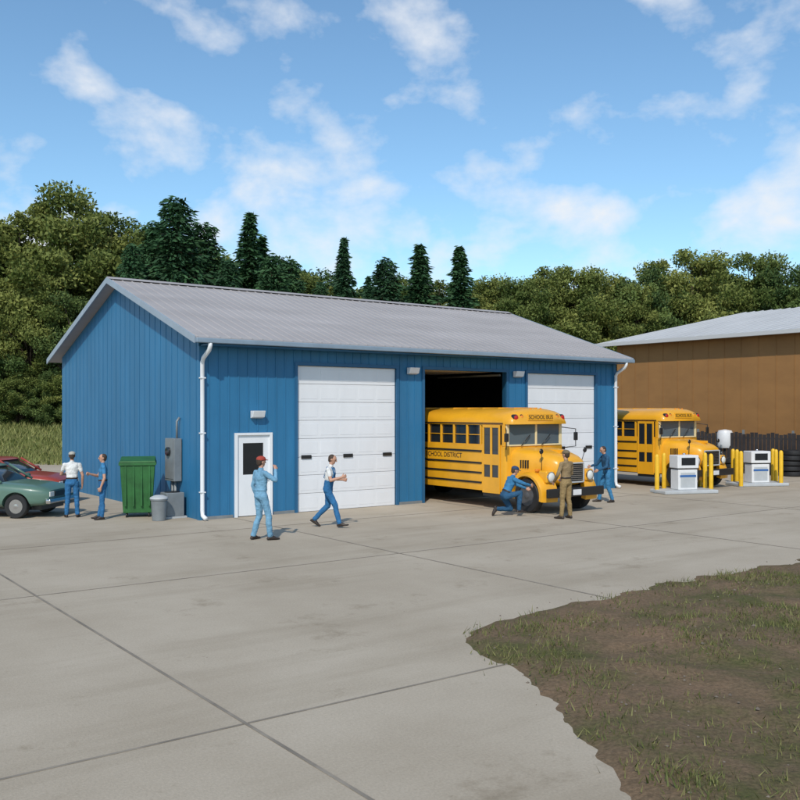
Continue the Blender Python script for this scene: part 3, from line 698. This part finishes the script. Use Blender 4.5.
    m_=o.modifiers.new('r','REMESH'); m_.mode='VOXEL'; m_.voxel_size=.0085; 
    sm=o.modifiers.new('s','SMOOTH'); sm.factor=.5; sm.iterations=2
    bpy.context.view_layer.update(); dg=bpy.context.evaluated_depsgraph_get()
    nm=D.meshes.new_from_object(o.evaluated_get(dg)); D.objects.remove(o,do_unlink=True)
    tree=BVHTree.FromPolygons(F.v,F.f)
    nm.materials.clear()
    cm=mat('cap_%s'%str(cap),cap if cap else (.1,.1,.1),.8)
    for q in (SKIN,shirt,pants,SHOE,HAIR,EYE,LIP,cm): nm.materials.append(q)
    mi=[]
    for p in nm.polygons:
        r=tree.find_nearest(p.center); mi.append(F.l[r[2]])
    nm.polygons.foreach_set('material_index',mi); nm.polygons.foreach_set('use_smooth',[True]*len(mi))
    cl=set()
    for p in nm.polygons:
        if mi[p.index] in (1,2): cl.update(p.vertices)
    nrm={i:nm.vertices[i].normal.copy() for i in cl}
    off=Vector((x,y,0))
    for i in cl:
        c=nm.vertices[i].co; q=Vector((c.x*9,c.y*9,c.z*13))+off
        nm.vertices[i].co=c+nrm[i]*(.009*N.noise(q)+.005*N.noise(q*2.3))
    nm.name=name; ob=D.objects.new(name,nm); S.collection.objects.link(ob)
    zmin=min(v.co.z for v in nm.vertices)
    ob.scale=(scale,)*3; ob.location=(x,y,.006-zmin*scale); ob.rotation_euler=(0,0,math.atan2(-face[0],face[1]))
    return ob
def cloth(n,c): return mat(n,c,.9,nz=(5,.25),bump=(9,.9,.03),spec=.15)
LB=cloth('light_blue_cloth',(.17,.34,.48)); DN=cloth('denim',(.035,.14,.30)); WS=cloth('white_shirt',(.68,.68,.66)); NB=cloth('navy_cloth',(.03,.09,.17)); KH=cloth('khaki_cloth',(.27,.19,.09)); TN=cloth('tan_shirt',(.25,.18,.10)); MB=cloth('mid_blue_cloth',(.05,.19,.36))
stand=dict(kR=(.12,.02,.50),aR=(.14,-.02,.085),kL=(-.11,.03,.50),aL=(-.14,.03,.085),tR=(.25,1,0),tL=(-.25,1,0),eR=(.27,-.03,1.13),wR=(.26,.06,.88),eL=(-.27,-.03,1.13),wL=(-.25,.06,.88))
def P_(**k): d=dict(stand); d.update(k); return d
person(PX(261,19.5),19.5,(.75,.65),P_(eR=(.34,.14,1.27),wR=(.19,.24,1.49),hdR=(-.6,-.1,.5),pR=(0,-.2,-1),aR=(.17,.12,.085),kR=(.15,.1,.5),aL=(-.15,-.1,.085)),LB,LB,(.35,.05,.03),'long',scale=1.02)
person(PX(328,21.6),21.6,(1,-.12),dict(kR=(.10,.20,.52),aR=(.10,.30,.10),kL=(-.10,-.02,.50),aL=(-.10,-.36,.16),tR=(0,1,.15),tL=(0,.85,-.5),lean=.12,hip=(0,0,.91),
   eR=(.27,.12,1.13),wR=(.17,.36,1.20),pR=(-1,0,.2),eL=(-.27,.1,1.13),wL=(-.15,.34,1.12),pL=(1,0,.2),curl=.9,hnod=.15),WS,DN,None,'short',True,scale=1.0)
kneel=dict(hip=(0,-.15,.46),lean=.45,kR=(.14,.24,.53),aR=(.13,.20,.085),kL=(-.12,.07,.085),aL=(-.12,-.33,.10),tL=(0,-.3,-1),tR=(0,1,0),
   eR=(.24,.30,.78),wR=(.14,.52,.72),eL=(-.22,.28,.72),wL=(-.1,.50,.62),pR=(-1,0,0),pL=(1,0,0),hlevel=True,hnod=.25,curl=.8)
person(PX(510,23.9),23.9,(.9,.25),kneel,MB,NB,(.02,.05,.12),'long')
person(PX(566,23.3),23.3,(-.5,.6),P_(eR=(.30,.06,1.16),wR=(.20,.26,1.02),eL=(-.30,.02,1.14),wL=(-.23,.2,.96),curl=.7,kR=(.1,.0,.5)),TN,KH,(.16,.12,.07),'long',scale=1.0)
person(PX(607,27.5),27.5,(-.9,-.2),P_(lean=.15,eR=(.28,.20,1.18),wR=(.22,.45,1.12),eL=(-.28,.16,1.12),wL=(-.2,.38,1.02),hnod=.2,aR=(.15,.2,.085),kR=(.13,.14,.5),aL=(-.14,-.12,.085)),NB,MB,None,'long',scale=.97)
person(PX(72,23.6),23.6,(-.3,.95),P_(eL=(-.28,.1,1.16),wL=(-.2,.32,1.15)),WS,DN,(.4,.38,.33),'short',scale=.97)
person(PX(103,23.2),23.2,(-.85,-.3),P_(eR=(.28,.12,1.15),wR=(.15,.33,1.22),curl=.8,aR=(.12,.1,.085)),MB,DN,None,'short',scale=.95)

# ---------------------------------------------------------------- trees
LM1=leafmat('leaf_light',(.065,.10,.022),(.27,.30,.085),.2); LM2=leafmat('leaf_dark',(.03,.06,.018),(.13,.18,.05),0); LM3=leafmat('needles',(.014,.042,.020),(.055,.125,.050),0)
def leafquads(P,size,shade,rg,elong=1.3,dirs=None):
    n=len(P); a=rg.normal(size=(n,3)); a/=np.linalg.norm(a,axis=1)[:,None]
    if dirs is not None: a=dirs+a*.45; a/=np.linalg.norm(a,axis=1)[:,None]
    b=rg.normal(size=(n,3)); b-=a*(a*b).sum(1)[:,None]; b/=np.linalg.norm(b,axis=1)[:,None]
    s=size*rg.uniform(.6,1.3,n); a=a*(s*elong)[:,None]; b=b*s[:,None]
    return np.stack([P-a,P-b*.6,P+a,P+b*.6],1).reshape(-1,3)
def treemesh(name,P,size,shade,m,rg,trunk,elong=1.3,dirs=None):
    V_=leafquads(P,size,shade,rg,elong,dirs); n=len(P)
    tv=[];tf=[]
    for pts,rad in trunk:
        v,f=tube_vf(pts,rad,7); k=len(tv); tv+=[tuple(q) for q in v]; tf+=[tuple(i+k for i in q) for q in f]
    k=len(V_)
    me=D.meshes.new(name); me.from_pydata(V_.tolist()+tv,[],[(4*i,4*i+1,4*i+2,4*i+3) for i in range(n)]+[tuple(i+k for i in q) for q in tf])
    at=me.attributes.new('shade','FLOAT','FACE'); at.data.foreach_set('value',np.concatenate([shade,np.zeros(len(tf))]).astype(np.float32))
    me.materials.append(m); me.materials.append(BARK)
    me.polygons.foreach_set('material_index',[0]*n+[1]*len(tf)); return me
def decid(seed,m,zlow=1.6,rx=3.0):
    rg=np.random.default_rng(seed); tr=[]
    tr.append(([(0,0,-.3),(.05,.0,2),(.1,.1,4.5),(0,.15,7),(0,.1,8.6)],[.26,.2,.15,.09,.03]))
    cl=[]
    for i in range(88):
        u=rg.normal(size=3); u/=np.linalg.norm(u); r=rg.uniform(.35,1.0)**.6
        z=5.6+u[2]*r*3.9; 
        wdt=rx*(1-.35*max(0,(z-6)/4))
        if z<zlow: continue
        cl.append((u[0]*r*wdt*rg.uniform(.75,1.22),u[1]*r*wdt*rg.uniform(.75,1.22),z+rg.uniform(-.2,.35),rg.uniform(.35,.95)))
    for i in range(0,len(cl),5):
        c=cl[i]; z0=max(1.5,c[2]*.55); tr.append(([(0.05,.05,z0),(c[0]*.5,c[1]*.5,(z0+c[2])/2+.2),(c[0]*.95,c[1]*.95,c[2])],[.09,.055,.015]))
    Ps=[];sh=[]
    for c in cl:
        n=int(500*c[3]+40); u=rg.normal(size=(n,3)); u/=np.linalg.norm(u,axis=1)[:,None]; r=rg.uniform(0,1,n)**.5*c[3]*rg.choice([1,1,1,1.25],n)
        Ps.append(np.array(c[:3])+u*r[:,None]*np.array([1,1,.72])); b=rg.uniform(.1,.75)
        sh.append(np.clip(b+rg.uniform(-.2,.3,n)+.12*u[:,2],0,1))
    return treemesh('deciduous',np.concatenate(Ps),.078,np.concatenate(sh),m,rg,tr)
def conif(seed,m,w=1.7,pw=.85,fat=1.):
    rg=np.random.default_rng(seed); tr=[([(0,0,-.3),(0,0,5),(0,0,9.9)],[.2,.11,.015])]
    Ps=[];sh=[];dr=[]
    z=.9
    while z<9.9:
        R=w*(1-z/10.1)**pw+.06; nb=int(6+6*(1-z/10))
        a0=rg.uniform(0,6.28)
        for k in range(nb):
            a=a0+k*6.283/nb+rg.uniform(-.25,.25); L=R*rg.uniform(.55,1.2)
            n=int(46*L+10); u=rg.uniform(0.05,1,n); d=np.array([math.cos(a),math.sin(a),0])
            wd=(.30*L*(1-u)+.10)*fat
            side=np.array([-d[1],d[0],0])
            p=np.array([0,0,z+.1])+d*(u*L)[:,None]+side*(rg.uniform(-1,1,n)*wd)[:,None]+np.stack([0*u,0*u,-.28*L*u**1.5+rg.normal(0,.07*fat,n)],1)
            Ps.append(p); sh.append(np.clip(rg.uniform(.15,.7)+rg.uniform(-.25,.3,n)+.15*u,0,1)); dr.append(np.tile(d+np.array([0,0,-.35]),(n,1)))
            if L>.6: tr.append(([(0,0,z+.1),(d[0]*L*.8,d[1]*L*.8,z-.05*L)],[.035,.008]))
        z+=.27
    return treemesh('conifer',np.concatenate(Ps),.08,np.concatenate(sh),m,rg,tr,1.8,np.concatenate(dr))
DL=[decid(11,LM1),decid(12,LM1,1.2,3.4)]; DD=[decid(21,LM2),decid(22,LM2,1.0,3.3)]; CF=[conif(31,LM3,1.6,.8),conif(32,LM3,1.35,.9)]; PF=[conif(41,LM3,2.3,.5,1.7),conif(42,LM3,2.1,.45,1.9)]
rt=random.Random(77)
def tree(kind,px,top,d,wx=1.,parent=None,nm=None,base=None):
    gz=1.8 if d>58 else 0
    if base is not None: gz=base
    h=2.8+(410-top)*d/905-gz
    pool,n={'l':(DL,'deciduous_tree'),'d':(DD,'oak_tree'),'c':(CF,'spruce_tree'),'p':(PF,'pine_tree')}[kind]
    o=D.objects.new(nm or n,rt.choice(pool)); S.collection.objects.link(o)
    o.location=(PX(px,d),d,gz-.1); hs=h/({'l':9.7,'d':9.7,'c':10.,'p':10.}[kind]); 
    o.scale=(hs*wx,hs*wx,hs); o.rotation_euler=(0,0,rt.uniform(0,6.28)); o.parent=parent
for a in [('l',62,190,64,.95),('l',110,204,66,.9),('l',15,202,62,1.0),('l',-40,200,62,1.),('l',30,262,59.5,.8),('d',78,285,59,.9),('d',-12,290,59,.9),('l',140,222,68,.85),
  ('p',176,200,62,1.2),('p',156,224,63,1.05),('p',204,226,64,1.25),('p',132,245,60,.9),('c',250,212,64,1.4),('p',272,256,62,1.25),('p',290,262,66,1.15),('p',228,260,62,1.1),('c',262,236,66,1.2),
  ('c',344,237,66,1.1),('p',385,260,68,1.2),('c',420,244,68,1.5),('c',460,246,68,1.45),('c',368,276,66,1.),('p',320,284,70,.9),('l',330,280,76,1.0),('l',300,276,76,1.0),('d',362,280,76,1.),
  ('l',500,278,72,1.),('l',545,260,76,.95),('l',572,258,74,1.0),('l',605,276,78,1.),('l',522,280,70,.9),('l',632,282,82,1.),('l',438,274,74,1.),('l',480,274,76,1.),('l',405,278,76,1.),
  ('d',655,262,76,.9),('l',690,241,78,.95),('d',722,256,80,.9),('l',752,244,80,.9),('d',775,260,78,.9),('l',640,286,74,.8),('d',810,270,80,1.),('l',850,255,82,1.),('l',900,262,80,1.)]:
    tree(*a)
DF=empty('distant_forest')
for i in range(46):
    px=-260+i*31+rt.uniform(-9,9); d=rt.uniform(86,104)
    top=260 if px<300 else (286 if px<520 else 282)
    tree(rt.choice('dldll'),px,top+rt.uniform(-14,18),d,rt.uniform(1.1,1.5),DF,'tree')
HB=empty('hedge_shrubs')
for i in range(20):
    px=-90+i*13+rt.uniform(-5,5); d=rt.uniform(58.2,60.5); o=D.objects.new('shrub',rt.choice(DD if rt.random()<.5 else DL)); S.collection.objects.link(o)
    s=rt.uniform(.38,.62); o.location=(PX(px,d),d,1.0-s*1.0); o.scale=(s*1.2,s*1.2,s); o.rotation_euler=(0,0,rt.uniform(0,6)); o.parent=HB

# ---------------------------------------------------------------- light and sky
SUN=Vector((-.16,-1,0)).normalized(); EL=math.radians(43)
sv=Vector((SUN.x*math.cos(EL),SUN.y*math.cos(EL),math.sin(EL)))
ld=D.lights.new('sun','SUN'); ld.energy=3.1; ld.angle=math.radians(1.2); ld.color=(1,.93,.83)
lo_=D.objects.new('sun',ld); S.collection.objects.link(lo_); lo_.rotation_euler=(-sv).to_track_quat('-Z','Y').to_euler(); lo_.location=(0,-20,40)
w=D.worlds.new('sky'); S.world=w; w.use_nodes=True; nt=w.node_tree
bg=nt.nodes['Background']; sk=nt.nodes.new('ShaderNodeTexSky'); sk.sky_type='NISHITA'; sk.sun_disc=False; sk.sun_elevation=EL; sk.sun_rotation=math.atan2(SUN.x,SUN.y); sk.dust_density=.3; sk.ozone_density=1.6
tn=nt.nodes.new('ShaderNodeMixRGB'); tn.blend_type='MULTIPLY'; tn.inputs[0].default_value=1; tn.inputs[2].default_value=(.92,1.13,1.17,1); nt.links.new(sk.outputs[0],tn.inputs[1])
tc=nt.nodes.new('ShaderNodeTexCoord'); mp=nt.nodes.new('ShaderNodeMapping'); mp.inputs['Scale'].default_value=(1,1,1.5); mp.inputs['Location'].default_value=(1.35,0.4,.3)
n1=nt.nodes.new('ShaderNodeTexNoise'); n1.inputs['Scale'].default_value=8.5; n1.inputs['Detail'].default_value=9; n1.inputs['Roughness'].default_value=.54; n1.inputs['Distortion'].default_value=.1
nt.links.new(tc.outputs['Generated'],mp.inputs[0]); nt.links.new(mp.outputs[0],n1.inputs['Vector'])
sx=nt.nodes.new('ShaderNodeSeparateXYZ'); nt.links.new(tc.outputs['Generated'],sx.inputs[0])
mr=nt.nodes.new('ShaderNodeMapRange'); mr.inputs[1].default_value=.10; mr.inputs[2].default_value=.34; mr.inputs[3].default_value=.075; mr.inputs[4].default_value=-.06
nt.links.new(sx.outputs['Z'],mr.inputs[0]); ad=nt.nodes.new('ShaderNodeMath'); ad.operation='ADD'; nt.links.new(n1.outputs['Fac'],ad.inputs[0]); nt.links.new(mr.outputs[0],ad.inputs[1])
r=nt.nodes.new('ShaderNodeValToRGB'); r.color_ramp.elements[0].position=.48; r.color_ramp.elements[1].position=.69; r.color_ramp.elements[0].color=(0,0,0,1); r.color_ramp.elements[1].color=(.92,.92,.92,1)
nt.links.new(ad.outputs[0],r.inputs[0])
mx=nt.nodes.new('ShaderNodeMixRGB'); nt.links.new(r.outputs[0],mx.inputs[0]); nt.links.new(tn.outputs[0],mx.inputs[1]); mx.inputs[2].default_value=(6.2,6.4,6.7,1)
nt.links.new(mx.outputs[0],bg.inputs['Color']); bg.inputs['Strength'].default_value=.14

cd=D.cameras.new('camera'); cam=D.objects.new('camera',cd); S.collection.objects.link(cam); cam.location=(0,0,2.8); cam.rotation_euler=(math.radians(90),0,0)
cd.sensor_width=36; cd.lens=36*905/800; cd.shift_y=.0125; cd.clip_end=2000; cd.clip_start=.1
S.camera=cam
